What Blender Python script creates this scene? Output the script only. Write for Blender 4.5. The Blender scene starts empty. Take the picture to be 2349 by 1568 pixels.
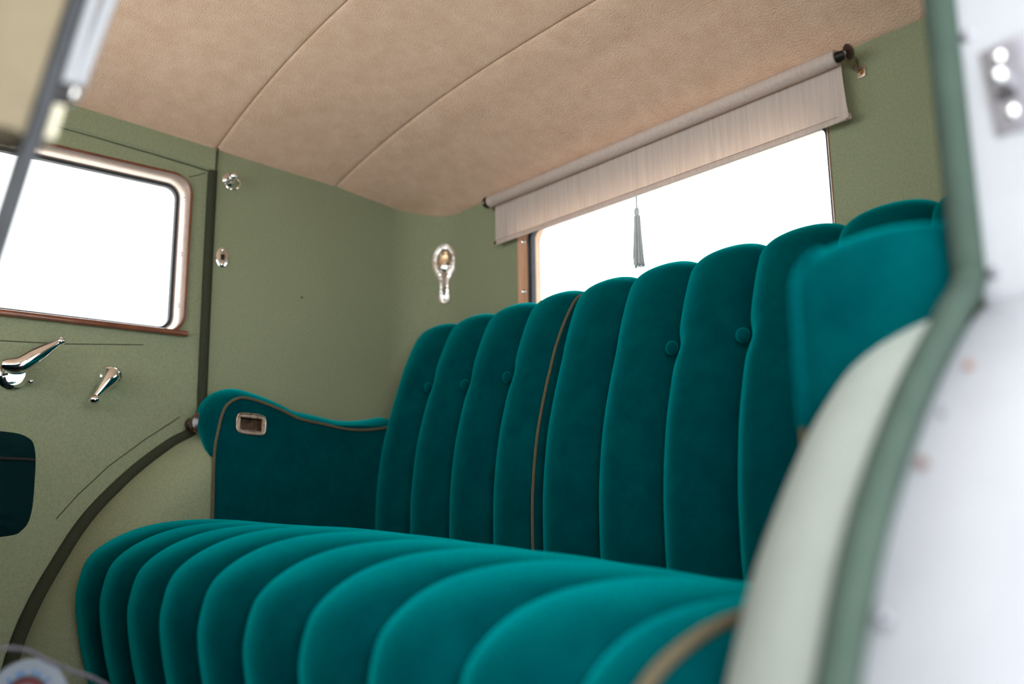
import bpy, bmesh, math, random
from mathutils import Vector, Matrix
random.seed(7)
S = bpy.context.scene
COL = S.collection
# ------------------------------------------------------------------ camera
W = 1.30                      # car body width inside: far wall X=0, near side X=W, rear wall Y=0
cd = bpy.data.cameras.new('camera'); cam = bpy.data.objects.new('camera', cd); COL.objects.link(cam)
R_ = Vector((0.6499, 0.7599, -0.0114)); U_ = Vector((0.1449, -0.1091, 0.9834)); F_ = Vector((-0.7461, 0.6408, 0.1810))
m = Matrix((R_, U_, -F_)).transposed().to_4x4(); m.translation = (1.5412, -1.0892, 0.7936)
cam.matrix_world = m
cd.sensor_width = 36.0; cd.lens = 2029.45/2349*36.0; cd.clip_start = .01
cd.dof.use_dof = True; cd.dof.focus_distance = 1.33; cd.dof.aperture_fstop = 2.0
S.camera = cam
# ------------------------------------------------------------------ sky, exposure
wd = bpy.data.worlds.new('overcast_sky'); S.world = wd; wd.use_nodes = True
bg = wd.node_tree.nodes['Background']; bg.inputs[0].default_value = (0.97, 0.985, 1.0, 1); bg.inputs[1].default_value = 1.0
S.view_settings.view_transform = 'Standard'; S.view_settings.look = 'None'
S.view_settings.gamma = 1.0; S.view_settings.use_curve_mapping = False
S.view_settings.exposure = 2.42
S.cycles.max_bounces = 10; S.cycles.diffuse_bounces = 6; S.cycles.transparent_max_bounces = 12

# ------------------------------------------------------------------ materials
def srgb(r, g, b):
    f = lambda c: (c/255/12.92) if c/255 <= .04045 else ((c/255+.055)/1.055)**2.4
    return (f(r), f(g), f(b), 1)
def mat(name, c1, c2=None, rough=.9, scale=60, detail=6, bump=0., bscale=None, metal=0., sheen=0., sheen_tint=None,
        coat=0., spec=.5, stretch=None, bdist=.002, ramp=(.35, .65)):
    M = bpy.data.materials.new(name); M.use_nodes = True; nt = M.node_tree; b = nt.nodes['Principled BSDF']
    b.inputs['Roughness'].default_value = rough; b.inputs['Metallic'].default_value = metal
    b.inputs['Specular IOR Level'].default_value = spec
    b.inputs['Coat Weight'].default_value = coat
    if sheen:
        b.inputs['Sheen Weight'].default_value = sheen; b.inputs['Sheen Roughness'].default_value = .35
        b.inputs['Sheen Tint'].default_value = sheen_tint or c1
    tc = nt.nodes.new('ShaderNodeTexCoord'); mp = nt.nodes.new('ShaderNodeMapping')
    nt.links.new(tc.outputs['Object'], mp.inputs['Vector'])
    if stretch: mp.inputs['Scale'].default_value = stretch
    n = nt.nodes.new('ShaderNodeTexNoise'); n.inputs['Scale'].default_value = scale; n.inputs['Detail'].default_value = detail
    n.inputs['Roughness'].default_value = .65
    nt.links.new(mp.outputs[0], n.inputs['Vector'])
    r = nt.nodes.new('ShaderNodeValToRGB'); r.color_ramp.elements[0].position = ramp[0]; r.color_ramp.elements[1].position = ramp[1]
    r.color_ramp.elements[0].color = c1; r.color_ramp.elements[1].color = c2 or c1
    nt.links.new(n.outputs['Fac'], r.inputs['Fac']); nt.links.new(r.outputs['Color'], b.inputs['Base Color'])
    if bump:
        n2 = nt.nodes.new('ShaderNodeTexNoise'); n2.inputs['Scale'].default_value = bscale or scale*4; n2.inputs['Detail'].default_value = 3
        nt.links.new(mp.outputs[0], n2.inputs['Vector'])
        bp = nt.nodes.new('ShaderNodeBump'); bp.inputs['Strength'].default_value = bump; bp.inputs['Distance'].default_value = bdist
        nt.links.new(n2.outputs['Fac'], bp.inputs['Height']); nt.links.new(bp.outputs[0], b.inputs['Normal'])
    return M
CLOTH = mat('green_wool_cloth', srgb(128, 137, 110), srgb(142, 150, 122), .95, 330, 3, .5, 700, sheen=.15, spec=.2)
HEAD = mat('tan_mohair_headliner', srgb(220, 185, 160), srgb(234, 203, 180), .95, 30, 9, .6, 420, sheen=.15, spec=.15, bdist=.003, ramp=(.3, .7))
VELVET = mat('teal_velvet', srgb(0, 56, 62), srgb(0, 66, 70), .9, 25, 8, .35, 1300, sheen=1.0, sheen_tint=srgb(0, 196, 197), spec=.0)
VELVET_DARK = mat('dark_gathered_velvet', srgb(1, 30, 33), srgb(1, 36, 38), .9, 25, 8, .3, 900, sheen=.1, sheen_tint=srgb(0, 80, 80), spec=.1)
KHAKI = mat('khaki_braid', srgb(74, 67, 48), srgb(98, 90, 68), .9, 500, 2, .6, 900)
WINDLACE = mat('dark_green_windlace', srgb(46, 50, 38), srgb(60, 64, 50), .9, 600, 2, .6, 900, spec=.2)
SAGE = mat('sage_windlace', srgb(46, 62, 55), srgb(54, 70, 62), .85, 20, 6, .2, 600, spec=.3)
PALE = mat('pale_green_trim', srgb(146, 155, 149), srgb(153, 162, 156), .9, 16, 6, .2, 700, spec=.3)
WHITE = mat('white_enamel', srgb(146, 150, 157), srgb(153, 157, 163), .4, 8, 4, 0, coat=.2)
RUST = mat('rust_stain', srgb(140, 98, 76), srgb(84, 70, 68), .9, 80, 4)
CHROME = mat('chrome', (.86, .86, .87, 1), (.9, .9, .9, 1), .08, 40, 2, metal=1)
PEWTER = mat('worn_pewter', srgb(150, 132, 116), srgb(205, 190, 172), .34, 160, 6, .5, 500, metal=1)
BRASS = mat('brass', srgb(196, 140, 60), srgb(170, 110, 40), .25, 90, 3, metal=1)
GOLD = mat('gilt_reflector', srgb(196, 168, 130), srgb(212, 188, 156), .22, 40, 3, metal=1)
BROWNM = mat('dark_brown_knob', srgb(40, 18, 17), srgb(56, 26, 22), .25, 40, 4, coat=.5)
BLACKM = mat('blackened_iron', srgb(26, 26, 28), srgb(44, 42, 42), .45, 60, 4, metal=.6)
WOODF = mat('woodgrain_metal_frame', srgb(176, 128, 98), srgb(196, 154, 124), .3, 12, 6, 0, coat=.3, stretch=(20, 20, 1.5))
TAUPE = mat('taupe_metal_frame', srgb(190, 168, 156), srgb(204, 184, 172), .25, 12, 6, 0, coat=.5, metal=.55, stretch=(6, 2, 6))
BROWN = mat('brown_window_lip', srgb(96, 52, 32), srgb(120, 66, 40), .35, 30, 4, coat=.3)
RUBBER = mat('dark_rubber', srgb(32, 36, 42), srgb(44, 48, 54), .6, 60, 3)
DARKF = mat('dark_seat_base', srgb(22, 24, 24), srgb(32, 34, 32), .95, 40, 4)
CARPET = mat('dark_carpet', srgb(40, 40, 42), srgb(58, 56, 56), 1., 90, 6, .6, 500)
GRAVEL = mat('pale_ground', srgb(228, 225, 219), srgb(236, 233, 228), .95, 12, 8, .3, 60)
BEIGE = mat('beige_pad_cloth', srgb(122, 112, 92), srgb(130, 120, 99), .95, 30, 6, .2, 600)
TINW = mat('white_tin', srgb(118, 128, 140), srgb(128, 138, 150), .5, 14, 4)
BLUE = mat('blue_print', srgb(30, 98, 160), srgb(40, 108, 168), .6, 30, 2)
RED = mat('dark_red_band', srgb(78, 26, 32), srgb(90, 32, 36), .5, 30, 2)
HOOP = mat('dark_grey_hoop', srgb(84, 82, 92), srgb(98, 96, 106), .5, 40, 3, metal=.3)
GREYM = mat('dull_grey_metal', srgb(120, 120, 128), srgb(140, 140, 148), .4, 40, 3, metal=.7)
ROOFP = mat('roof_outer_paint', srgb(222, 222, 222), srgb(230, 230, 230), .35, 8, 3)
CREAM = mat('cream_edge', srgb(206, 200, 176), srgb(214, 208, 186), .6, 30, 3)
SILK = mat('silver_silk', srgb(176, 186, 188), srgb(196, 204, 206), .5, 600, 2, sheen=.3, stretch=(1, 1, .05))
THREAD = mat('dark_stitching', srgb(58, 62, 44), srgb(66, 70, 50), .95, 300, 2)

ORNATE = mat('ornate_chrome', (.80, .80, .81, 1), (.92, .92, .92, 1), .14, 300, 3, bump=.6, bscale=230, metal=1, bdist=.0016)
def glass_mat():
    M = bpy.data.materials.new('window_glass'); M.use_nodes = True; nt = M.node_tree
    nt.nodes.remove(nt.nodes['Principled BSDF']); out = nt.nodes['Material Output']
    t = nt.nodes.new('ShaderNodeBsdfTransparent'); t.inputs[0].default_value = (.96, .98, .97, 1)
    g = nt.nodes.new('ShaderNodeBsdfGlossy'); g.inputs['Roughness'].default_value = .02
    f = nt.nodes.new('ShaderNodeFresnel'); f.inputs[0].default_value = 1.25
    mx = nt.nodes.new('ShaderNodeMixShader'); nt.links.new(f.outputs[0], mx.inputs[0])
    nt.links.new(t.outputs[0], mx.inputs[1]); nt.links.new(g.outputs[0], mx.inputs[2]); nt.links.new(mx.outputs[0], out.inputs[0])
    return M
GLASS = glass_mat()
def blind_mat():
    M = bpy.data.materials.new('taupe_blind_cloth'); M.use_nodes = True; nt = M.node_tree
    b = nt.nodes['Principled BSDF']; out = nt.nodes['Material Output']; b.inputs['Roughness'].default_value = .55
    tc = nt.nodes.new('ShaderNodeTexCoord'); mp = nt.nodes.new('ShaderNodeMapping'); mp.inputs['Scale'].default_value = (160, 160, 5)
    n = nt.nodes.new('ShaderNodeTexNoise'); n.inputs['Scale'].default_value = 1.6; n.inputs['Detail'].default_value = 4
    r = nt.nodes.new('ShaderNodeValToRGB'); r.color_ramp.elements[0].position = .3; r.color_ramp.elements[1].position = .7
    r.color_ramp.elements[0].color = srgb(210, 203, 200); r.color_ramp.elements[1].color = srgb(217, 210, 207)
    nt.links.new(tc.outputs['Object'], mp.inputs[0]); nt.links.new(mp.outputs[0], n.inputs['Vector']); nt.links.new(n.outputs['Fac'], r.inputs[0])
    nt.links.new(r.outputs[0], b.inputs['Base Color'])
    tr = nt.nodes.new('ShaderNodeBsdfTranslucent')
    r2 = nt.nodes.new('ShaderNodeValToRGB'); r2.color_ramp.elements[0].position = .3; r2.color_ramp.elements[1].position = .7
    r2.color_ramp.elements[0].color = srgb(226, 200, 180); r2.color_ramp.elements[1].color = srgb(250, 232, 214)
    nt.links.new(n.outputs['Fac'], r2.inputs[0]); nt.links.new(r2.outputs[0], tr.inputs[0])
    mx = nt.nodes.new('ShaderNodeMixShader'); mx.inputs[0].default_value = .42
    nt.links.new(b.outputs[0], mx.inputs[1]); nt.links.new(tr.outputs[0], mx.inputs[2]); nt.links.new(mx.outputs[0], out.inputs[0])
    return M
BLIND = blind_mat()

# ------------------------------------------------------------------ helpers
class MB:
    """collects verts/faces, then links ONE mesh object"""
    def __init__(s): s.v = []; s.f = []
    def add(s, vs, fs):
        o = len(s.v); s.v += [tuple(v) for v in vs]; s.f += [tuple(i+o for i in f) for f in fs]; return s
    def grid(s, rows, closed=False, cap=False):
        n = len(rows[0]); vs = [p for r in rows for p in r]; fs = []
        for i in range(len(rows)-1):
            for j in range(n if closed else n-1):
                k = (j+1) % n; fs.append((i*n+j, i*n+k, (i+1)*n+k, (i+1)*n+j))
        if cap: fs.append(tuple(range(n))[::-1]); fs.append(tuple((len(rows)-1)*n+i for i in range(n)))
        return s.add(vs, fs)
    def box(s, a, b):
        x0, y0, z0 = a; x1, y1, z1 = b
        return s.add([(x0,y0,z0),(x1,y0,z0),(x1,y1,z0),(x0,y1,z0),(x0,y0,z1),(x1,y0,z1),(x1,y1,z1),(x0,y1,z1)],
              [(0,3,2,1),(4,5,6,7),(0,1,5,4),(1,2,6,5),(2,3,7,6),(3,0,4,7)])
    def tube(s, path, r, n=10, closed=False, cap=True):
        P = [Vector(p) for p in path]; N = len(P); rows = []; prev = None
        for i, p in enumerate(P):
            if closed: t = P[(i+1) % N]-P[i-1]
            else: t = P[min(i+1, N-1)]-P[max(i-1, 0)]
            t.normalize()
            if prev is None:
                a = Vector((0, 0, 1)) if abs(t.z) < .9 else Vector((1, 0, 0)); prev = (a-t*a.dot(t)).normalized()
            else: prev = (prev-t*prev.dot(t)).normalized()
            q = t.cross(prev); rr = r(i/(N-1)) if callable(r) else r
            rows.append([p+(prev*math.cos(2*math.pi*k/n)+q*math.sin(2*math.pi*k/n))*rr for k in range(n)])
        if closed: rows.append(rows[0])
        return s.grid(rows, True, cap and not closed)
    def lathe(s, prof, o, ax, n=20):
        o = Vector(o); ax = Vector(ax).normalized(); a = Vector((0, 0, 1)) if abs(ax.z) < .9 else Vector((1, 0, 0))
        e1 = (a-ax*a.dot(ax)).normalized(); e2 = ax.cross(e1)
        rows = [[o+ax*h+(e1*math.cos(2*math.pi*k/n)+e2*math.sin(2*math.pi*k/n))*max(r, 1e-5) for k in range(n)] for r, h in prof]
        return s.grid(rows, True, True)
    def ball(s, o, r, n=14, sc=(1, 1, 1)):
        rows = []
        for i in range(n//2+1):
            t = math.pi*i/(n//2); rows.append([(o[0]+sc[0]*r*max(math.sin(t), 1e-3)*math.cos(2*math.pi*k/n), o[1]+sc[1]*r*max(math.sin(t), 1e-3)*math.sin(2*math.pi*k/n), o[2]+sc[2]*r*math.cos(t)) for k in range(n)])
        return s.grid(rows, True, True)
    def slab(s, outline, fr, depth, bev=0.):
        """outline: 2D points; fr(u,v,d): point; bevelled front at d=depth"""
        c = (sum(p[0] for p in outline)/len(outline), sum(p[1] for p in outline)/len(outline))
        def ins(k):
            out = []; n = len(outline)
            for i in range(n):
                a = outline[i-1]; b = outline[(i+1) % n]; t = Vector((b[0]-a[0], b[1]-a[1])).normalized()
                nn = Vector((-t.y, t.x)); p = outline[i]
                if nn.dot(Vector((c[0]-p[0], c[1]-p[1]))) < 0: nn = -nn
                out.append((p[0]+nn.x*k, p[1]+nn.y*k))
            return out
        rings = [(outline, 0)]
        if bev: rings += [(outline, depth-bev), (ins(bev*.3), depth-bev*.3), (ins(bev), depth)]
        else: rings.append((outline, depth))
        return s.grid([[fr(u, v, d) for u, v in ol] for ol, d in rings], True, True)
    def obj(s, name, mt, parent=None, smooth=True, ang=40):
        me = bpy.data.meshes.new(name); me.from_pydata(s.v, [], s.f)
        bm = bmesh.new(); bm.from_mesh(me); bmesh.ops.recalc_face_normals(bm, faces=bm.faces); bm.to_mesh(me); bm.free()
        me.materials.append(mt); o = bpy.data.objects.new(name, me); COL.objects.link(o)
        if smooth:
            me.polygons.foreach_set('use_smooth', [True]*len(me.polygons)); me.set_sharp_from_angle(angle=math.radians(ang))
        if parent: o.parent = parent; o.matrix_parent_inverse = parent.matrix_basis.inverted()
        return o
def empty(name, loc):
    o = bpy.data.objects.new(name, None); COL.objects.link(o); o.location = loc; o.empty_display_size = .05; return o
def tag(o, label, cat, group=None):
    o['label'] = label; o['category'] = cat
    if group: o['group'] = group
    return o
def struct(o, label=None):
    o['kind'] = 'structure'
    if label: o['label'] = label
    return o
def cr(pts, n=8, closed=False):
    """Catmull-Rom through points"""
    P = [Vector(p) for p in pts]; N = len(P); out = []
    for i in range(N if closed else N-1):
        if closed: a, b, c, d = P[i-1], P[i], P[(i+1) % N], P[(i+2) % N]
        else: a, b, c, d = P[max(i-1, 0)], P[i], P[i+1], P[min(i+2, N-1)]
        for k in range(n):
            t = k/n; out.append(.5*((2*b)+(c-a)*t+(2*a-5*b+4*c-d)*t*t+(3*b-a-3*c+d)*t**3))
    if not closed: out.append(P[-1])
    return out
def lerp(xs, ys, x):
    if x <= xs[0]: return ys[0]
    for i in range(len(xs)-1):
        if x <= xs[i+1]:
            t = (x-xs[i])/(xs[i+1]-xs[i]); return ys[i]+(ys[i+1]-ys[i])*t
    return ys[-1]
def rrect(x0, x1, y0, y1, r, n=8):
    out = []
    for cx, cy, a0 in ((x1-r, y1-r, 0), (x0+r, y1-r, 90), (x0+r, y0+r, 180), (x1-r, y0+r, 270)):
        for k in range(n+1):
            a = math.radians(a0+90*k/n); out.append((cx+r*math.cos(a), cy+r*math.sin(a)))
    return out
def densify(ol, step=.02):
    out = []
    for i, a in enumerate(ol):
        b = ol[(i+1) % len(ol)]; L = math.dist(a, b); k = max(1, int(L/step))
        out += [(a[0]+(b[0]-a[0])*j/k, a[1]+(b[1]-a[1])*j/k) for j in range(k)]
    return out
def inset(ol, k):
    n = len(ol); out = []; c = (sum(p[0] for p in ol)/n, sum(p[1] for p in ol)/n)
    for i in range(n):
        a = ol[i-1]; b = ol[(i+1) % n]; t = Vector((b[0]-a[0], b[1]-a[1])).normalized(); nn = Vector((-t.y, t.x))
        if nn.dot(Vector((c[0]-ol[i][0], c[1]-ol[i][1]))) < 0: nn = -nn
        out.append((ol[i][0]+nn.x*k, ol[i][1]+nn.y*k))
    return out
def raycast2d(c, a, poly):
    d = (math.cos(a), math.sin(a)); best = 0
    for i in range(len(poly)):
        p = poly[i]; q = poly[(i+1) % len(poly)]; ex, ey = q[0]-p[0], q[1]-p[1]
        det = d[0]*(-ey)+ex*d[1]
        if abs(det) < 1e-12: continue
        rx, ry = p[0]-c[0], p[1]-c[1]
        t = (rx*(-ey)+ex*ry)/det; u = (d[0]*ry-d[1]*rx)/det
        if t > 0 and -1e-6 <= u <= 1+1e-6: best = max(best, t)
    return (c[0]+d[0]*best, c[1]+d[1]*best)
def holed(mb, outer, hole, fr, d0, d1):
    """panel with a hole, thickness from depth d0 (room face) to d1"""
    c = (sum(p[0] for p in hole)/len(hole), sum(p[1] for p in hole)/len(hole))
    A = sorted({round(math.atan2(p[1]-c[1], p[0]-c[0]), 5) for p in list(outer)+list(hole)})
    O = [raycast2d(c, a, outer) for a in A]; I = [raycast2d(c, a, hole) for a in A]
    rows = [[fr(u, v, d1) for u, v in I], [fr(u, v, d0) for u, v in I], [fr(u, v, d0) for u, v in O], [fr(u, v, d1) for u, v in O], [fr(u, v, d1) for u, v in I]]
    mb.grid(rows, True)

far = lambda y, z, d: (-d, y, z)            # frames: depth d goes out of the car
rear = lambda x, z, d: (x, d, z)

# ------------------------------------------------------------------ the setting
struct(MB().box((-40, -40, -.05), (40, 40, 0)).obj('ground', GRAVEL, smooth=False), 'pale ground outside the car')
struct(MB().box((-.03, -2.3, .36), (1.33, 0.0, .40)).obj('floor', CARPET, smooth=False), 'dark carpeted car floor')

# wheel-arch curve (Y,Z): door rear edge comes down, bends and follows the arch forward
ARCH = [(-.487, .938), (-.51, .922), (-.545, .901), (-.606, .849), (-.667, .779), (-.708, .706), (-.734, .650), (-.753, .588), (-.766, .50), (-.772, .40)]
ARCHS = [tuple(p)[:2] for p in cr([(a, b, 0) for a, b in ARCH], 10)]
CORNER = .10
def zedge(y): return lerp([-2.3, -.72, -.49, -.237, -.05, 0], [1.49, 1.464, 1.451, 1.438, 1.417, 1.404], y)
def zmid(y): return lerp([-2.3, -.72, -.49, -.36, -.237, -.15, -.08, -.03, 0], [1.57, 1.548, 1.533, 1.521, 1.504, 1.480, 1.450, 1.424, 1.404], y)
def zceil(x, y):
    t = abs(2*x/W-1); e = zedge(y); return e+(zmid(y)-e)*(1-min(t, 1)**2.4)

# far (left) wall: quarter panel; the rounded rear corners are trims of their own
mb = MB(); mb.box((-.06, -.486, .40), (0, -CORNER, 1.52))
wl = struct(mb.obj('wall_left', CLOTH), 'green cloth quarter panel on the far side with rounded rear corner')
# header strip above the far door
mb = MB(); ys = [-2.3, -1.2, -.84, -.75, -.68, -.60, -.535, -.49]; zb = [1.44, 1.432, 1.428, 1.4235, 1.4205, 1.4165, 1.4125, 1.409]
mb.grid([[(-.06, y, b), (-.001, y, b), (.0025, y, b+.004), (.0025, y, b+.03), (.0025, y, 1.58), (-.06, y, 1.58)] for y, b in zip(ys, zb)], True, True)
mb.obj('header_panel', CLOTH, wl)
MB().tube([(.003, -.488, 1.408), (.0035, -.4875, 1.43), (.0045, -.487, 1.46)], .0016, 6).obj('header_seam', THREAD, wl)
MB().ball((.0008, -.305, 1.196), .0022, 8, (.5, 1, 1)).obj('dark_speck', THREAD, wl)
# front door post and low wall ahead of the far door
MB().box((-.06, -1.42, .36), (0, -1.25, 1.52)).obj('door_post', CLOTH, wl, False)
MB().box((-.06, -2.3, .36), (0, -1.42, 1.08)).obj('front_panel', CLOTH, wl, False)
mb = MB(); mb.grid([[(-.062, y, z) for y, z in ((-1.42, 1.05), (-1.42, .30), (.06, .30), (.06, 1.58), (-.45, 1.58), (-.45, 1.05))], [(-.070, y, z) for y, z in ((-1.42, 1.05), (-1.42, .30), (.06, .30), (.06, 1.58), (-.45, 1.58), (-.45, 1.05))]], True, True)
mb.obj('outer_panel', WHITE, wl, False)

light_block = struct(MB().box((.0, -1.17, .40), (1.30, -1.115, 1.0)).obj('front_light_block', VELVET_DARK, smooth=False), 'unseen dark panel added to block low light from the front')  # added panel out of view, blocks front light to darken the lower far door
# rear wall with the window opening
WX0, WX1, WZ0, WZ1 = .293, .953, 1.140, 1.335
hole = densify(rrect(WX0, WX1, WZ0, WZ1, .032), .03)
mb = MB(); holed(mb, densify([(.115, .40), (1.185, .40), (1.185, 1.52), (.115, 1.52)], .1), hole, rear, 0, .06)
struct(mb.obj('wall_back', CLOTH, ang=60), 'green cloth rear wall around the rear window')
# near side (right) wall: inside corner, quarter panel
mb = MB(); mb.box((W, -.468, .40), (1.37, -CORNER, 1.52))
wr = struct(mb.obj('wall_right', CLOTH), 'green cloth quarter panel on the near side')
def corner(mx):
    mb = MB(); arc = [(CORNER-CORNER*math.cos(math.radians(a)), -CORNER+CORNER*math.sin(math.radians(a))) for a in range(0, 91, 6)]
    ring = arc+[(.115, 0), (.115, .06), (-.06, .06), (-.06, -CORNER)]
    mb.grid([[(mx(x), y, z) for x, y in ring] for z in (.40, 1.0, 1.52)], True, True); return mb
struct(corner(lambda x: x).obj('trim_7', CLOTH, ang=30), 'rounded green cloth corner between far wall and rear wall')
struct(corner(lambda x: W-x).obj('trim_8', CLOTH, ang=30), 'rounded green cloth corner behind the near end of the seat')
MB().box((1.30, -1.42, .36), (1.36, -1.20, 1.56)).obj('door_post', WHITE, wr, False)
MB().box((1.372, -.445, .36), (1.411, .08, 1.58)).obj('outer_panel', WHITE, wr, False)
MB().box((1.275, -2.3, 1.40), (1.36, -.47, 1.58)).obj('header_panel', CLOTH, wr, False)
MB().box((1.30, -2.3, .36), (1.36, -1.42, 1.08)).obj('front_panel', CLOTH, wr, False)

# white painted shut face of the near door opening, upper straight and lower along the arch
mb = MB()
prof = [(1.309, -.470), (1.314, -.486), (1.330, -.4865), (1.372, -.486), (1.40, -.486), (1.412, -.478), (1.412, -.44), (1.309, -.44)]
mb.grid([[(x, y, z) for x, y in prof] for z in (.921, 1.1, 1.3, 1.52)], True, True)
jamb = struct(mb.obj('trim_1', WHITE), 'white painted shut face of the near door pillar')
mb = MB(); lo = [(y+.021, z-.006) for y, z in ARCHS if z < .927]
rows = []
for i, (y, z) in enumerate(lo):
    a = lo[max(i-1, 0)]; b = lo[min(i+1, len(lo)-1)]; t = Vector((b[0]-a[0], b[1]-a[1])).normalized(); nn = Vector((-t.y, t.x))
    if nn.x > 0: nn = -nn
    rows.append([(1.311, y-nn.x*.03, z-nn.y*.03), (1.314, y, z), (1.319, y+nn.x*.003, z+nn.y*.003), (1.372, y+nn.x*.006, z+nn.y*.006), (1.412, y, z), (1.412, y-nn.x*.03, z-nn.y*.03)])
mb.grid(rows, True, True)
fend = struct(mb.obj('trim_2', WHITE), 'white painted wheel arch face below the near door pillar')
def screw(x, z, parent, y=-.485, r=.0045, mt=GREYM):
    mb = MB(); mb.lathe([(r, 0), (r, .0015), (r*.7, .003), (.0003, .0036)], (x, y, z), (0, -1, 0), 12)
    return mb.obj('screw', mt, parent)
screw(1.3215, 1.106, jamb); screw(1.3215, .9385, jamb)
def arch_at(z):
    return lerp([p[1] for p in ARCHS][::-1], [p[0] for p in ARCHS][::-1], z)
for x, z, r, mt in ((1.331, .868, .0026, RUST), (1.327, .840, .002, GREYM), (1.325, .812, .0030, RUST), (1.3245, .738, .0036, GREYM)):
    y = arch_at(z+.008)+.014; mb = MB(); mb.lathe([(r, -.004), (r, .003), (r*.6, .0045), (.0003, .005)], (x, y, z), (0, -.75, .66), 12); mb.obj('rust_spot' if mt is RUST else 'screw', mt, fend)

# windlaces
def windlace(x, r, zt, dy=0):
    path = [(x, -.493, zt), (x, -.493, 1.25), (x, -.492, 1.1), (x, -.491, .99), (x, -.489, .955)] + [(x, y+(dy*min(1, (.938-z)/.04)), z) for y, z in ARCHS]
    if dy: path = [(a, min(b, b), c) for a, b, c in path]; path[:5] = [(x, -.488, c) for a, b, c in path[:5]]
    return MB().tube(path, r, 12)
struct(windlace(-.001, lambda t: .0088+.0055*max(0, t-.10), 1.409).obj('trim_3', WINDLACE), 'dark green windlace around the rear edge of the far door')
struct(windlace(1.3070, .0105, 1.52, .017).obj('trim_4', SAGE), 'dusty sage windlace around the near door opening')
# padded wheel-arch trims between the windlace and the side panels of the seat
def arch_pad(near):
    X = (lambda x: W-x) if near else (lambda x: x)
    inner = [(-.318, .934), (-.38, .912), (-.445, .878), (-.515, .824), (-.563, .766), (-.592, .727), (-.614, .687), (-.636, .63), (-.655, .56), (-.672, .48), (-.675, .40)]
    inner = [tuple(p)[:2] for p in cr([(a, b, 0) for a, b in inner], 5)]
    outer = [(y+(.020 if near else .004), z-.004) for y, z in ARCHS]
    n = 40; mb = MB(); rows = []
    def samp(L, t):
        f = t*(len(L)-1); i = min(int(f), len(L)-2); k = f-i; return Vector((L[i][0]*(1-k)+L[i+1][0]*k, L[i][1]*(1-k)+L[i+1][1]*k))
    for i in range(n+1):
        t = i/n; a = samp(outer, t); b = samp(inner, t); row = []
        for j in range(13):
            s = j/12; p = a.lerp(b, s**1.8); row.append((X(.001+.095*math.sin(s*math.pi/2)), p.x, p.y))
        row.append((X(.09), b.x+.05, b.y-.02))
        rows.append(row)
    mb.grid(rows)
    return mb
struct(arch_pad(False).obj('trim_5', CLOTH), 'green cloth wheel arch pad under the curved windlace on the far side')
struct(arch_pad(True).obj('trim_6', PALE), 'pale green wheel arch pad in the near door opening')

# ceiling: outer roof with three sewn headliner panels
mb = MB(); mb.grid([[(x, y, zceil(x, y)+.03+.02*(1-abs(2*x/W-1))) for x in [-.08+1.46*i/16 for i in range(17)]] for y in (-2.3, -1.5, -.8, -.5, -.3, -.2, -.1, .0, .08)])
mb.grid([[(-.08, y, 1.58), (-.08, y, zceil(0, y)+.03)] for y in (-2.3, .08)])
mb.grid([[(x, .08, z) for x in (-.08, 1.38)] for z in (1.40, 1.46)])
ce = struct(mb.obj('ceiling', ROOFP), 'car roof lined with tan headliner')
def hpanel(y0, y1, ny):
    mb = MB(); rows = []
    for i in range(ny+1):
        y = y0+(y1-y0)*i/ny; e = min(i, ny-i)*abs(y1-y0)/ny
        tuck = .0035*math.exp(-e/.004) if 0 < y1 or True else 0
        if (i == ny and y1 >= 0): tuck = 0
        sag = .006*math.sin(math.pi*i/ny)
        rows.append([(x, y, zceil(x, y)+tuck+sag*.0) for x in [-.004+1.308*k/60 for k in range(61)]])
    mb.grid(rows); return mb
HTHREAD = mat('headliner_thread', srgb(150, 118, 96), None)
def hpanel2(ys):
    mb = MB(); rows = []
    for y in ys:
        e = min(abs(y-ys[0]), abs(y-ys[-1])) if ys[-1] < -.01 else abs(y-ys[0])
        rows.append([(x, y, zceil(x, y)+.0018*math.exp(-e/.0025)) for x in [-.004+1.308*k/60 for k in range(61)]])
    mb.grid(rows); return mb
def span(a, b, n): 
    fine = [0, .0015, .003, .006, .01]
    L = [a+f for f in fine]+[a+.01+(b-a-.02)*i/n for i in range(1, n)]+[b-f for f in fine[::-1]]
    return L
for a, b, n in ((-2.29, -.4907, 24), (-.4893, -.2377, 10), (-.2363, .012, 18)):
    hpanel2(span(a, b, n)).obj('headliner_panel', HEAD, ce, ang=70)
for y in (-.49, -.237):
    MB().tube([(x, y, zceil(x, y)+.0022) for x in [.002+1.296*k/40 for k in range(41)]], .0009, 6).obj('headliner_seam', HTHREAD, ce)

# far door with its window
DW = densify(rrect(-1.12, -.531, 1.098, 1.3875, .034, 10), .03)
doorol = [(-.499, 1.4075), (-.498, 1.2), (-.497, .97), (-.502, .950)] + [(y-.007, z+.006) for y, z in ARCHS[10:]] + [(-1.245, .40), (-1.245, 1.432), (-.84, 1.4265), (-.70, 1.420), (-.60, 1.4145)]
mb = MB(); holed(mb, doorol, DW, far, .004, .045)
door = struct(mb.obj('door_1', CLOTH, ang=50), 'far rear door trimmed in green cloth with a large window')
wf = MB(); L0 = DW; L1 = inset(DW, .010)
wf.grid([[far(u, v, .003) for u, v in L0], [far(u, v, -.001) for u, v in inset(DW, .0015)], [far(u, v, .004) for u, v in inset(DW, .004)], [far(u, v, .030) for u, v in L1], [far(u, v, .034) for u, v in inset(DW, .010)], [far(u, v, .034) for u, v in L0]], True)
wfo = wf.obj('window_frame', TAUPE, door); wfo['label'] = 'taupe metal window frame'
MB().tube([far(u, v, .0005) for u, v in inset(DW, -.001)], .0028, 8, True).obj('window_lip', BROWN, wfo)
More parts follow.
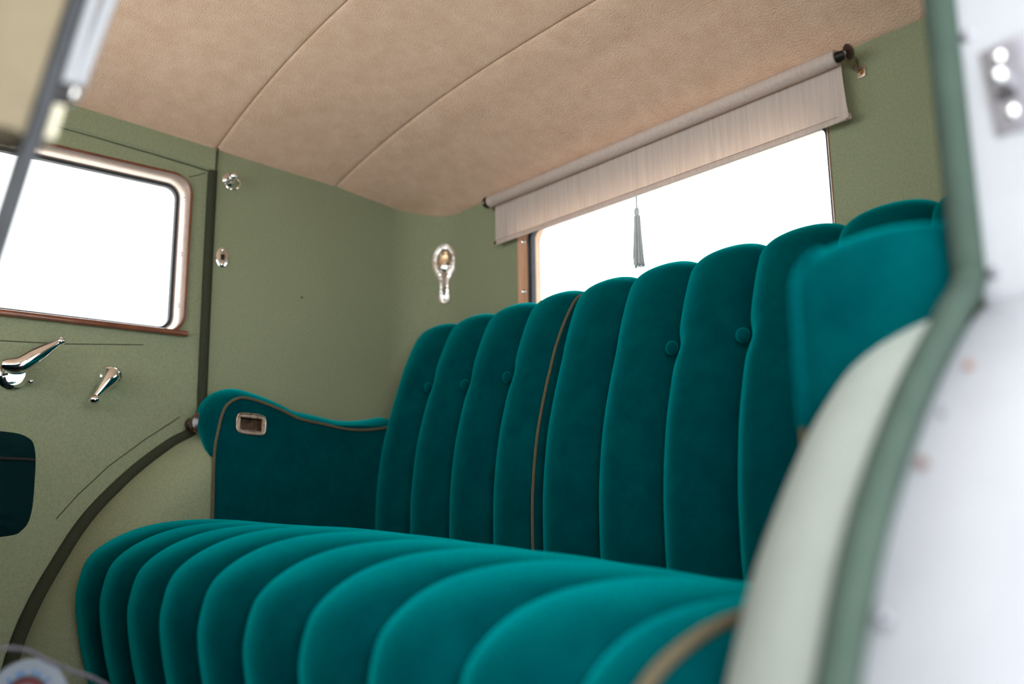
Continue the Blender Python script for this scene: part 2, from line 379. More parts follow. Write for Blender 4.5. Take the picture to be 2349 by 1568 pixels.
mb = MB(); mb.grid([[far(u, v, .033) for u, v in inset(DW, .009)], [far(u, v, .033) for u, v in inset(DW, .0145)], [far(u, v, .045) for u, v in inset(DW, .0145)]], True); mb.obj('window_seal', RUBBER, wfo)
mb = MB(); mb.slab(inset(DW, .012), far, .004); o = mb.obj('pane', GLASS, door, False); o.location = (-.036, 0, 0)
mb = MB(); mb.slab(rrect(-1.13, -.523, 1.0925, 1.1025, .004, 4), lambda u, v, d: (d-.004, u, v), .012, .003); mb.obj('window_sill', BROWN, door)
for y, z, n in ((-.709, 1.3805, (.3, 0, -1)), (-.570, 1.3805, (.3, 0, -1)), (-.538, 1.349, (.3, -1, 0)), (-.538, 1.245, (.3, -1, 0)), (-.538, 1.15, (.3, -1, 0))):
    MB().lathe([(.0034, 0), (.0034, .0008), (.0018, .0018), (.0002, .002)], (-.015, y, z+(.0025 if n[1] == 0 else 0)), n, 12).obj('screw', CHROME, wfo)
for pts in ([(-.527, .951), (-.587, .907), (-.640, .863), (-.683, .817), (-.712, .780)], [(-1.1, 1.045), (-.813, 1.054), (-.72, 1.059), (-.597, 1.071)], [(-.5345, 1.389), (-.520, 1.396), (-.506, 1.4035)]):
    MB().tube([(-.0042, y, z) for y, z in pts], .0010, 6).obj('stitched_seam', THREAD, door)
# lever handle on the door
h = MB(); h.lathe([(.022, 0), (.022, .004), (.018, .008), (.015, .012)], (-.004, -.792, 1.000), (1, 0, 0), 24)
h.lathe([(.011, .010), (.010, .03), (.012, .034)], (-.004, -.792, 1.000), (1, 0, 0), 16)
ho = h.obj('door_handle', CHROME, door); ho['label'] = 'chrome lever handle'
h = MB(); pth = cr([(.030, -.812, 1.012), (.036, -.790, 1.013), (.040, -.770, 1.028), (.043, -.752, 1.043), (.044, -.738, 1.054)], 6)
h.tube(pth, lambda t: .004+.013*math.sin(math.pi*min(1, .12+t*.9))**1.0*(1-.62*t) if t < 1 else .0045, 14); h.ball((.044, -.737, 1.0545), .0062)
h.obj('lever', CHROME, ho)
MB().ball((.012, -.768, .992), .0045).obj('screw', CHROME, ho)
# window crank
h = MB(); h.lathe([(.0195, 0), (.0195, .005), (.017, .009), (.0165, .013), (.0155, .018)], (-.004, -.652, 1.009), (1, 0, 0), 28)
co = h.obj('window_crank', CHROME, door); co['label'] = 'chrome window winder'
h = MB(); pth = cr([(.020, -.652, 1.010), (.026, -.656, 1.004), (.029, -.664, .992), (.030, -.672, .980), (.031, -.680, .969)], 6)
h.ball((.018, -.650, 1.010), .0165, 18, (.8, 1, 1)); h.tube(pth, lambda t: .0125*(1-t)**1.3+.0040, 14); h.obj('arm', CHROME, co)
h = MB(); h.lathe([(.004, -.010), (.0045, 0), (.0035, .003), (.0072, .008), (.0085, .014), (.0072, .020), (.003, .024), (.0003, .0245)], (.030, -.682, .966), (1, 0, 0), 18); h.ball((.032, -.672, .966), .0036)
h.obj('knob', CHROME, co)
# gathered map pocket
mb = MB(); rows = []; PO = [tuple(p)[:2] for p in cr([(-1.04, .905, 0), (-.90, .915, 0), (-.80, .914, 0), (-.762, .906, 0), (-.750, .885, 0), (-.747, .84, 0), (-.748, .79, 0), (-.758, .765, 0), (-.785, .755, 0), (-.9, .75, 0), (-1.03, .752, 0), (-1.06, .80, 0), (-1.06, .87, 0)], 7, True)]
pc = (-.88, .83)
for k in range(13):
    s = 1-k/12*.98; rows.append([(-.004+.016*(1-s**5)+.0022*math.sin((pc[0]+(y-pc[0])*s)*520)*(1-s**4)-(.004*math.exp(-(((pc[1]+(z-pc[1])*s)-.872)/.004)**2) if s < .97 else 0), pc[0]+(y-pc[0])*s, pc[1]+(z-pc[1])*s) for y, z in PO])
mb.grid(rows, True, True); po = mb.obj('map_pocket', VELVET_DARK, door, ang=80); po['label'] = 'dark gathered velvet map pocket'
MB().tube([(.013, -1.03, .874), (.0135, -.9, .873), (.012, -.80, .872), (.009, -.765, .8715), (.001, -.751, .871)], .0022, 8).obj('elastic_band', DARKF, po)

# rear window
rw = MB(); hl = hole
rw.grid([[rear(u, v, .003) for u, v in hl], [rear(u, v, -.0015) for u, v in inset(hl, .001)], [rear(u, v, .001) for u, v in inset(hl, .0035)], [rear(u, v, .016) for u, v in inset(hl, .0105)], [rear(u, v, .019) for u, v in inset(hl, .012)], [rear(u, v, .045) for u, v in inset(hl, .0125)], [rear(u, v, .045) for u, v in hl]], True)
rwo = struct(rw.obj('window_1', WOODF), 'rear window in a woodgrain metal frame')
mb = MB(); mb.tube([rear(u, v, .018) for u, v in inset(hl, .0125)], .0022, 6, True); mb.grid([[rear(u, v, .020) for u, v in inset(hl, .0125)], [rear(u, v, .020) for u, v in inset(hl, .0165)], [rear(u, v, .032) for u, v in inset(hl, .0165)]], True); mb.obj('window_seal', RUBBER, rwo)
mb = MB(); mb.slab(inset(hl, .014), rear, .004); o = mb.obj('pane', GLASS, rwo, False); o.location = (0, .024, 0)
for z in (1.2965, 1.197):
    mb = MB(); mb.lathe([(.0042, 0), (.0042, .0008), (.003, .0018), (.0002, .0022)], (.2995, .0085, z), (1, -.45, 0), 14); mb.obj('screw', CHROME, rwo)

# ------------------------------------------------------------------ rear seat
seat = tag(empty('rear_seat', (.65, -.35, .40)), 'teal velvet channel-tufted bench seat across the back of the car', 'seat')
X0, PW = .068, .1164
BP = [(-.150, .56), (-.168, .62), (-.180, .70), (-.182, .76), (-.180, .82), (-.171, .89), (-.158, .945), (-.141, 1.00), (-.125, 1.045), (-.103, 1.09), (-.080, 1.125), (-.064, 1.136), (-.050, 1.139), (-.038, 1.136), (-.032, 1.12), (-.030, 1.08)]
BPS = [tuple(p)[:2] for p in cr([(a, b, 0) for a, b in BP], 5)]
BTN = {1: 1.012, 2: 1.004, 3: 1.004, 7-1: 1.004, 8-1: 1.004, 9-1: 1.006}      # groove index -> height of its button
BTN = {1: 1.012, 2: 1.004, 3: 1.004, 6: 1.005, 7: 1.005, 8: 1.005, 9: 1.008}
def profile_lobe(prof, x0, x1, B, G, drop=None, pinch=None, nu=24, pw=2.2):
    """rolled channel: prof (Y,Z) is its visible edge line; crown raised by B, grooves sunk by G"""
    N = len(prof); rows = []; c = (sum(p[0] for p in prof)/N, sum(p[1] for p in prof)/N)
    us = [.5-.5*math.cos(math.pi*k/nu) for k in range(nu+1)]
    for i, (y, z) in enumerate(prof):
        a = prof[max(i-1, 0)]; b = prof[min(i+1, N-1)]; t = Vector((b[0]-a[0], b[1]-a[1])).normalized(); nn = Vector((-t.y, t.x))
        if nn.dot(Vector((y-OC[0], z-OC[1]))) < 0: nn = -nn
        row = []
        for u in us:
            g = G(z) if callable(G) else G
            bb = B(z) if callable(B) else B
            hgt = -g+(bb+g)*(1-abs(2*u-1)**pw)**.5
            x = x0+(x1-x0)*u
            if pinch: hgt -= pinch(x, z, u)
            dz = drop(x, z) if drop else 0
            row.append((x, y+nn.x*hgt, z+nn.y*hgt+dz))
        rows.append(row)
    mb = MB(); mb.grid(rows)
    # sides folded inwards so that the roll has depth
    for e in (0, -1):
        side = []
        for i, (y, z) in enumerate(prof):
            v = rows[i][e]; d = Vector((OC[0]-v[1], OC[1]-v[2])).normalized()*.025
            side.append([v, (v[0], v[1]+d.x, v[2]+d.y)])
        mb.grid(side)
    return mb
OC = (0.02, .85)
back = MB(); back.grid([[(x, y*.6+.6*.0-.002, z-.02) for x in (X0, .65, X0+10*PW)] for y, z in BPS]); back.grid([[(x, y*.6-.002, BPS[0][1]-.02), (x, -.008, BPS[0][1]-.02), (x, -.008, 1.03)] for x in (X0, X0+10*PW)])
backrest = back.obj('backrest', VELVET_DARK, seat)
def pinchf(i):
    def f(x, z, u):
        s = 0
        for g, zb_ in BTN.items():
            if g in (i, i+1):
                gx = X0+g*PW; s += .012*math.exp(-((z-zb_)/.016)**2-((x-gx)/.022)**2)
        return s
    return f
for i in range(10):
    dx = .0
    profile_lobe(BPS, X0+i*PW-.002, X0+(i+1)*PW+.002, .014, lambda z: .042-.032*max(0, min(1, (z-1.02)/.10)), None, pinchf(i), 30).obj('pleat', VELVET, backrest, ang=75)
def bprof(z0):      # front face Y at height z
    k = min(range(60), key=lambda i: abs(BPS[i][1]-z0)); return BPS[k][0]
for g, z in BTN.items():
    x = X0+g*PW
    mb = MB(); mb.ball((x+.003, bprof(z)+.003, z), .0098, 16, (1, .7, 1)); mb.obj('button', VELVET, backrest)
def braid(path, r, parent): 
    return MB().tube(path, r, 8).obj('piping', KHAKI, parent)
for gx in (X0+4*PW-.004,):
    pts = [(gx, y-.002, z-.001) for y, z in BPS[10:62]]; pb = braid(pts, .0025, backrest); pb['label'] = 'khaki braid piping'

# cushion
CP = [(-.630, .46), (-.658, .52), (-.680, .585), (-.693, .645), (-.694, .68), (-.686, .712), (-.662, .735), (-.630, .750), (-.594, .7595), (-.55, .764), (-.50, .764), (-.43, .758), (-.35, .747), (-.25, .728), (-.16, .700), (-.13, .66)]
CPS = [tuple(p)[:2] for p in cr([(a, b, 0) for a, b in CP], 5)]
def cdrop(x, z):
    return lerp([.05, .17, .29, .45, .53, .65, .77, .89, 1.0, 1.1, 1.25], [.010, .007, .003, .001, -.001, -.009, -.015, -.022, -.032, -.037, -.042], x)*max(0, min(1, (z-.60)/.1))-(.022*max(0, (x-1.11)/.10)**1.5)*max(0, min(1, (z-.60)/.1))
OC = (-.35, .50)
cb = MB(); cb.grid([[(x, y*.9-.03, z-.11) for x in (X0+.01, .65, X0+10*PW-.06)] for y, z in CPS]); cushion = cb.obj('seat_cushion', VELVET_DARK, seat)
for i in range(10):
    x0 = X0+i*PW-.002; x1 = X0+(i+1)*PW+.002
    if i == 9: x1 = 1.205
    profile_lobe(CPS, x0, x1, lambda z: .012-.008*max(0, min(1, (z-.67)/.07)), lambda z: .042-.027*max(0, min(1, (z-.67)/.08)), cdrop, None, 30).obj('pleat', VELVET, cushion, ang=75)
gx = 1.174
pts = [(gx, y-.006, z+.007+cdrop(gx, z)) for y, z in CPS[6:60]]
pb = braid(pts, .0050, cushion); pb['label'] = 'khaki braid piping at the near end'
MB().box((.08, -.62, .40), (1.20, -.10, .60)).obj('seat_base', DARKF, seat, False)

# side armrests
def armrest(near):
    X = (lambda x: W-x) if near else (lambda x: x)
    pip = [(-.499, .62), (-.500, .70), (-.502, .79), (-.504, .879), (-.500, .917), (-.494, .948), (-.485, .966), (-.471, .975), (-.456, .978), (-.432, .974), (-.403, .966), (-.378, .957), (-.351, .947), (-.303, .940), (-.264, .934), (-.228, .933), (-.19, .937), (-.15, .945)]
    if near: pip = pip[:4]+[(-.504, .915), (-.503, .945), (-.500, .966), (-.491, .978), (-.472, .981), (-.450, .980)]+pip[9:]
    P = [tuple(p)[:2] for p in cr([(a, b, 0) for a, b in pip], 5)]; XI = .112 if near else .10
    root = MB()
    inner = [(X(XI-.001-(.014*max(0, min(1, (z-.950)/.028))**2*max(0, min(1, (-.455-y)/.03)) if near else 0)), y, z) for y, z in P]
    if near: root.grid([inner, [(X(XI-.001), y, .55) for y, z in P]])
    else:
        olp = list(P)+[(-.15, .55), (-.499, .55)]
        hp_ = densify([(-.4435+u, .9345+v-.06*u) for u, v in ((-.0195, -.0105), (.0195, -.0105), (.0195, .0105), (-.0195, .0105))], .006)
        holed(root, olp, hp_, lambda u, v, d: (XI-.001-d, u, v), 0, .003)
    root.grid([inner, [(X(.055), y+.02, z-.02) for y, z in P]])
    a = root.obj('armrest', VELVET, seat)
    # rolled top and front: from the piping over to the wall, narrowing to a point down the front edge
    roll = MB(); rows = []
    N = len(P)
    for i, (y, z) in enumerate(P):
        if z < (.846 if near else .872) and i < 20: continue
        pa = P[max(i-1, 0)]; pb2 = P[min(i+1, N-1)]; t = Vector((pb2[0]-pa[0], pb2[1]-pa[1])).normalized(); nn = Vector((-t.y, t.x))
        if nn.dot(Vector((y+.35, z-.80))) < 0: nn = -nn
        if i < 45 and y < -.45: w = lerp([.872, .89, .93, .958, .975], [.003, .030, .074, .090, .097], z) if not near else lerp([.845, .86, .88, .90], [.004, .035, .080, .110], z)
        else: w = .110 if near else XI-.002
        bul = min(w*.28, .007 if near else .022)
        row = []; XK = XI-(.014*max(0, min(1, (z-.950)/.028))**2*max(0, min(1, (-.455-y)/.03)) if near else 0)
        for j in range(15):
            s = j/14; hgt = bul*math.sin(math.pi*min(s*.86, 1))**.75 if s > 0 else 0
            row.append((X(XK+.0005-(w-XI+XK)*s if near else XK+.0005-w*s), y+nn.x*hgt+(.024*s**4 if near and y < -.44 else 0), z+nn.y*hgt))
        row.append((X(XI+.0005-w), y-nn.x*.03, z-nn.y*.03))
        rows.append(row)
    roll.grid(rows); roll.obj('rolled_top', VELVET, a, ang=80)
    path = [(X(XI+.0015), y-.001 if y < -.48 else y, z+(.001 if y >= -.48 else 0)) for y, z in P]
    if near: path = [q for i, q in enumerate(path) if q[2] < .850 and i < 30]
    pb = MB().tube(path, .0026, 8).obj('piping', KHAKI, a)
    if near:
        edge = [(X(XI-.014*max(0, min(1, (z-.950)/.028))**2*max(0, min(1, (-.455-y)/.03))), y-.003, z) for y, z in P if z > .846 and y < -.40]
        MB().tube(edge, .0036, 10).obj('welt', VELVET, a)
    return a
armrest(False); armrest(True)

# ------------------------------------------------------------------ ashtray in the far armrest
at = tag(empty('ashtray', (.1, -.443, .935)), 'small pewter ashtray plate with rectangular recess set in the far velvet armrest', 'ashtray')
fr = lambda u, v, d: (.0995+d, -.4435+u, .9345+v-.06*u)
ol = densify([tuple(p)[:2] for p in cr([(-.027, .0, 0), (-.0255, .0115, 0), (-.019, .0172, 0), (0, .0185, 0), (.019, .0175, 0), (.0265, .0125, 0), (.028, 0, 0), (.0265, -.0125, 0), (.019, -.0178, 0), (0, -.0185, 0), (-.019, -.0172, 0), (-.0255, -.0115, 0)], 4, True)], .01)
hl2 = densify([(-.0195, -.0105), (.0195, -.0105), (.0195, .0105), (-.0195, .0105)], .006)
mb = MB(); holed(mb, ol, hl2, lambda u, v, d: fr(u, v, -d), -.003, .0); mb.obj('plate', PEWTER, at, ang=30)
MB().tube([fr(u, v, .0028) for u, v in inset(ol, .0014)], .0014, 6, True).obj('rim', PEWTER, at)
MB().tube([fr(u, v, .003) for u, v in inset(hl2, -.0012)], .0009, 6, True).obj('inner_rim', PEWTER, at)
for sx in (-1, 1):
    MB().tube([fr(sx*(.002+.012*t), .0118+.0042*math.sin(math.pi*t), .003) for t in [k/8 for k in range(9)]], .0008, 6).obj('engraved_leaf', PEWTER, at)
mb = MB(); h3 = densify([(-.0195, -.0105), (.0195, -.0105), (.0195, .0105), (-.0195, .0105)], .01)
mb.grid([[fr(u, v, .001) for u, v in h3], [fr(u*.93, v*.9, -.014) for u, v in h3]], True, True); mb.f.pop(-2)
CUP = mat('tarnished_cup', srgb(110, 84, 64), srgb(60, 46, 38), .5, 90, 4, metal=.5)
mb.obj('cup', CUP, at, False)
# the panel of the armrest must not cover the recess: cup sits proud of the cloth
at.location.x += .0; 

# ------------------------------------------------------------------ things on the walls
# turned brown knob between windlace and far armrest
mb = MB(); mb.lathe([(.006, -.010), (.0115, -.006), (.0135, 0), (.0125, .006), (.009, .010), (.0095, .014), (.0125, .020), (.0165, .028), (.0185, .038), (.017, .045), (.004, .049)], (.010, -.510, .937), (1, 0, 0), 24)
kn = tag(mb.obj('bumper_knob', BROWNM), 'dark brown turned knob where the windlace bends beside the far armrest', 'knob')
# coat hook with ring
hk = tag(empty('coat_hook', (0, -.459, 1.398)), 'chrome coat hook with a hanging ring high on the far green wall', 'hook')
MB().lathe([(.0125, 0), (.0125, .0025), (.009, .005), (.0055, .007), (.005, .016)], (0, -.4625, 1.399), (1, 0, 0), 20).obj('rosette', CHROME, hk)
mb = MB(); mb.ball((.019, -.4605, 1.402), .0075, 18); mb.obj('ball', CHROME, hk)
mb = MB(); cpt = Vector((.016, -.4600, 1.3875)); e1 = Vector((.30, 1, 0)).normalized(); e2 = Vector((.18, -.25, -1)).normalized()
mb.tube([cpt+e1*(.0122*math.cos(a))+e2*(.0122*math.sin(a)) for a in [2*math.pi*k/40 for k in range(40)]], .0016, 8, True); mb.obj('ring', CHROME, hk)
# oval keeper plate
ov = tag(empty('oval_plate', (0, -.470, 1.248)), 'small oval chrome plate with dark slot on the far wall below the hook', 'plate')
fo = lambda u, v, d: (d, -.4685+u, 1.2475+v)
el = [(.0125*math.cos(a), .0198*math.sin(a)) for a in [2*math.pi*k/40 for k in range(40)]]
mb = MB(); mb.slab(el, fo, .004, .003); mb.obj('plate', CHROME, ov)
mb = MB(); mb.slab([(.0068*math.cos(a), .0165*math.sin(a)) for a in [2*math.pi*k/30 for k in range(30)]], lambda u, v, d: fo(u, v, d+.0035), .0014, .0006); mb.obj('centre_plate', PEWTER, ov)
mb = MB(); mb.box((.003, -.4685-.0036, 1.2475-.0052), (.0056, -.4685+.0036, 1.2475+.0052)); mb.obj('slot', BLACKM, ov, False)
for dz in (-.0135, .0135):
    MB().lathe([(.0032, 0), (.003, .0014), (.0014, .0024), (.0002, .0026)], fo(0, dz, .0042), (1, 0, 0), 12).obj('screw', CHROME, ov)

# wall lamp on the rounded corner
th = math.radians(70); LC = Vector((CORNER-CORNER*math.cos(th), -CORNER+CORNER*math.sin(th), 1.279)); LN = Vector((math.cos(th), -math.sin(th), 0)); LN = Vector((.55, -.835, 0)).normalized(); LT = Vector((-LN.y, LN.x, 0))
LC = LC+LN*.004
lamp = tag(empty('wall_lamp', LC), 'ornate chrome hand-mirror shaped lamp on the corner beside the rear window', 'lamp')
LT = -LT if LT.x < 0 else LT
fl = lambda u, v, d: LC+LT*u+Vector((0, 0, v))+LN*d
LO = [(0, -.0660, 0), (-.0060, -.0640, 0), (-.0092, -.0585, 0), (-.0093, -.050, 0), (-.0078, -.040, 0), (-.0082, -.028, 0), (-.0098, -.016, 0), (-.0140, -.004, 0), (-.0192, .008, 0), (-.0215, .022, 0), (-.0205, .036, 0), (-.0165, .049, 0), (-.0095, .059, 0), (-.003, .063, 0), (0, .0615, 0)]
LOL = [(tuple(p)[0]*1.25, tuple(p)[1]) for p in cr(LO, 4)]; LOL = LOL+[(-u, v) for u, v in LOL[::-1][1:-1]]
LH = [(0.0158*math.cos(a), .026+.0235*math.sin(a)*(1 if math.sin(a) > 0 else .85)) for a in [2*math.pi*k/48 for k in range(48)]]
mb = MB(); cc = (0, .026); AA = sorted({round(math.atan2(q[1]-cc[1], q[0]-cc[0]), 5) for q in densify(LOL, .002)})
OO = [raycast2d(cc, a, LOL) for a in AA]; II = [raycast2d(cc, a, LH) for a in AA]
mb.grid([[fl(u, v, -.004) for u, v in OO]]+[[fl(o[0]+(i[0]-o[0])*t, o[1]+(i[1]-o[1])*t, .0010+.0045*math.sin(math.pi*min(t*.92+.02, 1))**.7) for o, i in zip(OO, II)] for t in [k/10 for k in range(11)]]+[[fl(u, v, -.004) for u, v in II]], True); mb.obj('back_plate', ORNATE, lamp, ang=60)
MB().tube([fl(u, v, .0035) for u, v in inset(LOL, .0010)], .0013, 6, True).obj('outer_rim', CHROME, lamp)
MB().tube([fl(u, v, .0045) for u, v in LH], .0014, 6, True).obj('inner_rim', CHROME, lamp)
mb = MB(); bead = [p for p in inset(LOL, .0042)]
for k in range(0, len(bead), 1):
    u, v = bead[k]
    if (u/.0185)**2+((v-.026)/.0255)**2 > 1.0: mb.ball(fl(u, v, .0048), .0013, 6)
o = mb.obj('beading', ORNATE, lamp)
mb = MB(); rows = []
for k in range(9):
    s = math.cos(k/8*math.pi/2); d = -.004*math.sin(k/8*math.pi/2); rows.append([fl(u*max(s, .02), .026+(v-.026)*max(s, .02), d+.003) for u, v in LH])
mb.grid(rows, True, True); mb.f.pop(-2)
mb.obj('reflector', GOLD, lamp)
mb = MB(); rows = []
for k in range(13):          # domed shade over the bulb: upper arch lip
    t = k/12; a = math.pi*t; rows.append([fl(  .0148*math.cos(a)*r, .013+.030*math.sin(a)*r, .003+dd) for r, dd in ((1, 0), (1, .005), (.94, .006), (.94, .001))])
mb.grid(rows); mb.obj('shade_lip', CHROME, lamp)
BULB = mat('bulb_glass', srgb(230, 206, 176), srgb(240, 220, 196), .08, 30, 2, coat=1.0)
mb = MB(); c0 = fl(.001, .019, .006); mb.ball(c0, .0060, 16); mb.obj('bulb', BULB, lamp)
mb = MB(); rows = []
for k in range(11):          # socket cup below the bulb
    a = math.pi*k/10; rows.append([fl(r*math.cos(a), v, .0035+r*.62*math.sin(a)) for r, v in ((.0125, .0135), (.0120, .009), (.0105, .006), (.0085, .0035), (.004, .001))])
mb.grid(rows); mb.obj('socket_cup', ORNATE, lamp)
for k, (u0, u1) in enumerate(((-.0050, -.0026), (0, 0), (.0050, .0026))):      # fluted handle
    MB().tube([fl(u0+(u1-u0)*t, .001-.052*t, .0040+.0012*math.sin(math.pi*t)) for t in [j/10 for j in range(11)]], lambda t: .0024-.0008*t, 8).obj('flute', CHROME, lamp)
MB().ball(fl(0, -.0570, .0045), .0034, 12).obj('end_boss', CHROME, lamp)

# ------------------------------------------------------------------ roller blind at the rear window
bl = tag(empty('roller_blind', (.621, -.032, 1.3825)), 'taupe roller blind partly drawn over the rear window', 'blind')
RY, RZ, RR = -.032, 1.3825, .0112
BX = -.029
mb = MB(); prof = [(RR*.2, 0), (RR-.0006, 0), (RR, .001), (RR, .011), (RR-.0005, .012), (RR-.0005, .013), (RR, .014), (RR, .728), (RR-.0005, .729), (RR-.0005, .730), (RR, .731), (RR, .741), (RR-.0006, .742), (RR*.2, .742)]
mb.lathe(prof, (.284-.036, RY, RZ), (1, 0, 0), 28); mb.obj('roller', BLIND, bl)
mb = MB(); rows = []
zs = [RZ, RZ-.01, RZ-.02, RZ-.035, RZ-.05, RZ-.065, RZ-.075, RZ-.079, RZ-.083, RZ-.0868]
for x in [.252+.738*k/60 for k in range(61)]:
    e = abs(2*(x-.621)/.738); row = []
    for q, z in enumerate(zs):
        f = (RZ-z)/.0868; xx = .621+(x-.621)*(1+.020*f*f*(1 if x > .62 else .35))
        row.append((xx, RY+RR*.86+.002*f+(-.006*f*f*max(0, e-.9)*10 if x > .62 else 0), z+.0015*math.sin(e*3)*f*0))
    rows.append(row)
mb.grid(rows); back_rows = [[(p[0], p[1]+.0009, p[2]) for p in r] for r in rows]; mb.grid(back_rows)
mb.grid([[r[-1], (r[-1][0], r[-1][1]+.0009, r[-1][2])] for r in rows])
sheet = mb.obj('blind_cloth', BLIND, bl, ang=80)
mb = MB(); mb.slab([(.2485, RZ-.0875), (.9990, RZ-.0875), (.9975, RZ-.0795), (.2487, RZ-.0795)], lambda u, v, d: (u, RY+RR*.86+.0012-d, v), .0022, .0006)
hem = mb.obj('bottom_hem', BLIND, bl)
MB().tube([(.251, RY+RR*.86-.0008, RZ-.0795), (.9965, RY+RR*.86-.0008, RZ-.0795)], .0005, 5).obj('hem_stitching', mat('blind_thread', srgb(140, 118, 104)), hem)
for x in (.2530, .9935):
    mb = MB(); zc = RZ-.0835; mb.tube([(x+.0028*math.cos(a), RY+RR*.86-.0012, zc+.0028*math.sin(a)) for a in [2*math.pi*k/16 for k in range(16)]], .0010, 6, True)
    g_ = mb.obj('grommet', BRASS, hem)
    MB().lathe([(.0022, 0), (.0022, .0012), (.0002, .0013)], (x, RY+RR*.86-.0006, zc), (0, -1, 0), 10).obj('grommet_hole', BLACKM, hem)
for sx, x in ((-1, .248), (1, .990)):
    L = .006 if sx < 0 else .014
    MB().lathe([(.002, -.004), (.0072, -.003), (.0076, L*.3), (.0066, L*.5), (.0066, L), (.003, L+.001)], (x, RY, RZ), (sx, 0, 0), 18).obj('ferrule', BLACKM, bl)
    MB().lathe([(.003, -.002), (.0100, -.001), (.0118, .002), (.0108, .005), (.006, .008), (.0005, .009)], (x+sx*(L+.001), RY, RZ+.001), (sx, 0, 0), 20).obj('end_cap', BROWNM, bl)
    br = MB(); bx = x+sx*(L-.001)
    br.slab([(RY-.003, RZ+.003), (RY-.002, RZ-.006), (-.012, RZ-.016), (-.001, RZ-.018), (-.001, RZ+.002), (-.014, RZ+.006)], lambda u, v, d: (bx+d-.001, u, v), .0024, .0005)
    br.slab(rrect(bx-.002, bx+.011, RZ-.026, RZ-.010, .003, 4), lambda u, v, d: (u, -d-.0002, v), .0022, .0006)
    bo = br.obj('bracket', PEWTER, bl)
    if sx > 0:
        MB().lathe([(.0026, 0), (.0026, .001), (.0012, .0026), (.0002, .003)], (bx+.0055, -.0022, RZ-.019), (0, -1, 0), 12).obj('brass_screw', BRASS, bl)
# tassel
TX, TY = .6185, RY+RR*.86
tas = tag(empty('tassel', (TX, TY, 1.295)), 'silver grey silk tassel hanging from the middle of the blind', 'tassel')
mb = MB()
for ph in (0, math.pi):
    mb.tube([(TX+.0008*math.cos(ph+t*50), TY+.0008*math.sin(ph+t*50), 1.2950-.0235*t) for t in [k/60 for k in range(61)]], .0009, 6)
mb.obj('cord', SILK, tas)
mb = MB(); mb.lathe([(.0005, .0005), (.003, 0), (.0042, -.003), (.0048, -.007), (.0042, -.0105), (.0034, -.0125), (.0036, -.0145)], (TX, TY, 1.2720), (0, 0, 1), 18); mb.obj('knot', SILK, tas)
mb = MB()
for k in range(70):
    a = 2*math.pi*random.random(); r = math.sqrt(random.random()); l = .082+.006*random.random()
    r0 = .0050*r; r1 = (.0090+.002*random.random())*r
    pts = []
    for j in range(7):
        t = j/6; rr = r0+(r1-r0)*t**1.2+(.0012*random.random() if j == 6 else 0)
        pts.append((TX-.001*t+rr*math.cos(a), TY+rr*math.sin(a), 1.2590-l*t))
    mb.tube(pts, .00075, 5)
sk = mb.obj('fringe', SILK, tas); sk['kind'] = 'stuff'

# ------------------------------------------------------------------ near foreground
sp = tag(empty('striker_plate', (1.342, -.486, 1.06)), 'chrome striker plate on the white pillar at the right edge, out of focus', 'striker plate')
fs = lambda u, v, d: (1.3435+u, -.4845-d, 1.0605+v)
mb = MB(); mb.slab([(-.0150, .0290), (.020, .0330), (.020, -.0320), (-.0105, -.0320)], fs, .004, .0012); mb.obj('plate', GREYM, sp, ang=30)
mb = MB(); mb.lathe([(.0055, 0), (.0055, .010), (.004, .014), (.0005, .016)], fs(-.001, .004, .004), (0, -1, 0), 16); mb.obj('striker_pin', CHROME, sp)
for u, v in ((-.003, .021), (.001, -.019)):
    MB().lathe([(.0042, 0), (.0042, .002), (.002, .004), (.0003, .0045)], fs(u, v, .004), (0, -1, 0), 14).obj('screw', CHROME, sp)
mb = MB(); mb.slab(rrect(-.006, .006, -.003, .003, .0015, 3), lambda u, v, d: fs(u-.001, v-.006, d), .0048); mb.obj('notch', BLACKM, sp, False)

# raked partition post in the upper left foreground
post = tag(empty('partition_post', (.95, -1.09, .40)), 'dark raked post with beige pad and white strip, blurred in the upper left foreground', 'post')
RK = .178
py = lambda z: -.9665+RK*(z-1.11)          # rear... left edge of the dark strip
def slat(y0, y1, z0, z1, x0, x1, mt, name, bev=.0015, top=None):
    mb = MB(); ol = [(y0, z0), (y1, z0), (y1, z1), (y0, z1)]
    mb.slab([(py(z)+dy, z) for dy, z in ol], lambda u, v, d: (x0+d, u, v), x1-x0, bev); return mb.obj(name, mt, post, ang=30)
slat(0, .0100, .40, 1.538, .935, .965, RUBBER, 'seal_strip')
pad = slat(-.062, -.0003, 1.018, 1.53, .930, .968, BEIGE, 'pad', .006); pad['label'] = 'beige cloth pad'
slat(.0103, .0170, 1.061, 1.53, .945, .962, WHITE, 'white_strip', .002)
mb = MB(); mb.tube([(.953, py(z)+.0205+.004*(z-1.06)/.08, z) for z in [1.064+.02*k for k in range(24)]], .0050, 12); mb.obj('white_rod', WHITE, post)
MB().ball((.955, py(1.057)+.0185, 1.057), .0062, 18).obj('round_end', CHROME, post)
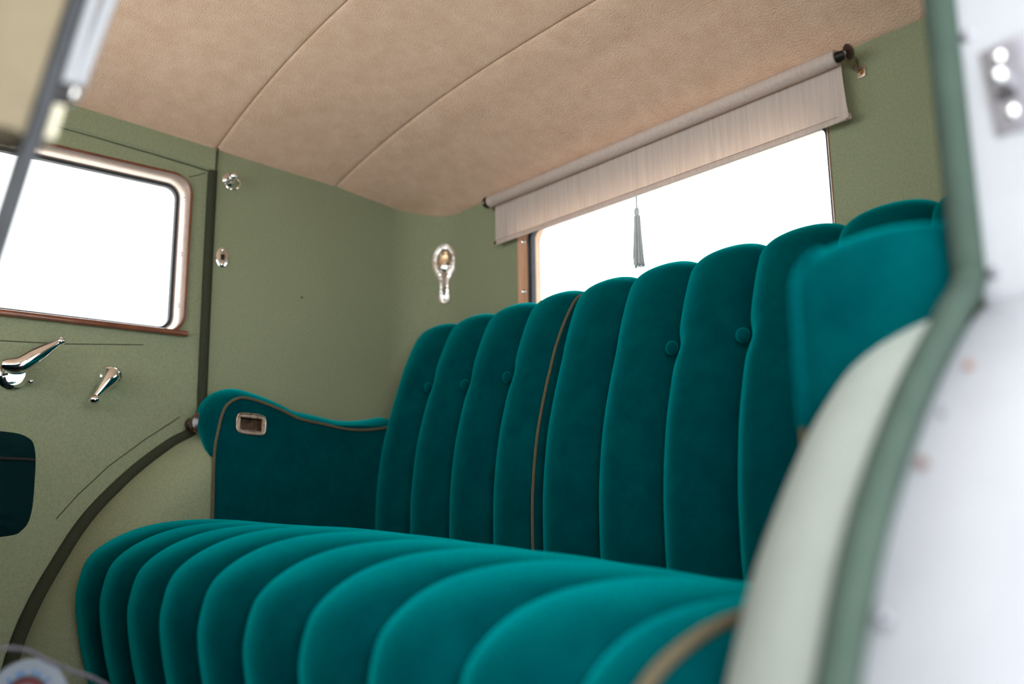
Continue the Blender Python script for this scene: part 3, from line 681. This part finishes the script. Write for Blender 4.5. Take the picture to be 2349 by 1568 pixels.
slat(.0103, .0170, 1.022, 1.046, .945, .960, CREAM, 'cream_sleeve', .002)
slat(.0103, .0185, 1.047, 1.060, .942, .962, BLACKM, 'clip', .001)

# things on the floor in the lower left corner
MB().box((.52, -1.112, .40), (.80, -.84, .593)).obj('foot_rest', DARKF, light_block, False)
tin = tag(empty('round_tin', (.62, -.89, .598)), 'round white tin with blue marks and dark red ring in the lower left corner', 'tin')
TN = Vector((.86, -.40, .32)).normalized(); T1 = Vector((.42, .907, 0)).normalized(); T1 = (T1-TN*T1.dot(TN)).normalized(); T2 = TN.cross(T1); T2 = -T2 if T2.z < 0 else T2
TC = Vector((.62, -.878, .629))
ft = lambda r, a, d: TC+T1*(r*math.cos(a))+T2*(r*math.sin(a))+TN*d
ang = [2*math.pi*k/48 for k in range(48)]
mb = MB(); mb.grid([[ft(r, a, d) for a in ang] for r, d in ((.030, -.03), (.0325, -.028), (.0335, -.0015), (.0325, 0), (.017, .0))], True, True); mb.obj('body', TINW, tin)
mb = MB(); mb.grid([[ft(r, a, d) for a in ang] for r, d in ((.0165, -.001), (.0165, .001), (.0155, .0018), (.012, .0018), (.011, .001))], True); mb.obj('ring', RED, tin)
mb = MB(); mb.grid([[ft(r, a, d) for a in ang] for r, d in ((.0185, -.001), (.0185, .0012), (.0172, .0014), (.0164, .001))], True); mb.obj('dark_rim', RUBBER, tin)
for k, a in enumerate((2.35, 1.98, 1.80, 1.38, 1.12, 0.72)):
    mb = MB(); mb.grid([[ft(r, a+da, .0012) for da in (-.055, .055)] for r in (.0195, .0235)]); mb.grid([[ft(r, a+da, .0002) for da in (-.055, .055)] for r in (.0195, .0235)]); mb.obj('blue_mark', BLUE, tin)
hp = tag(MB().tube(cr([(.66, -1.02, .660), (.66, -.935, .680), (.66, -.910, .679), (.66, -.889, .675), (.66, -.871, .664), (.66, -.851, .653), (.66, -.830, .643), (.66, -.815, .625), (.66, -.81, .56), (.66, -.81, .40)], 6), .0018, 8).obj('metal_hoop', HOOP), 'thin grey metal hoop curving over the round tin', 'hoop')
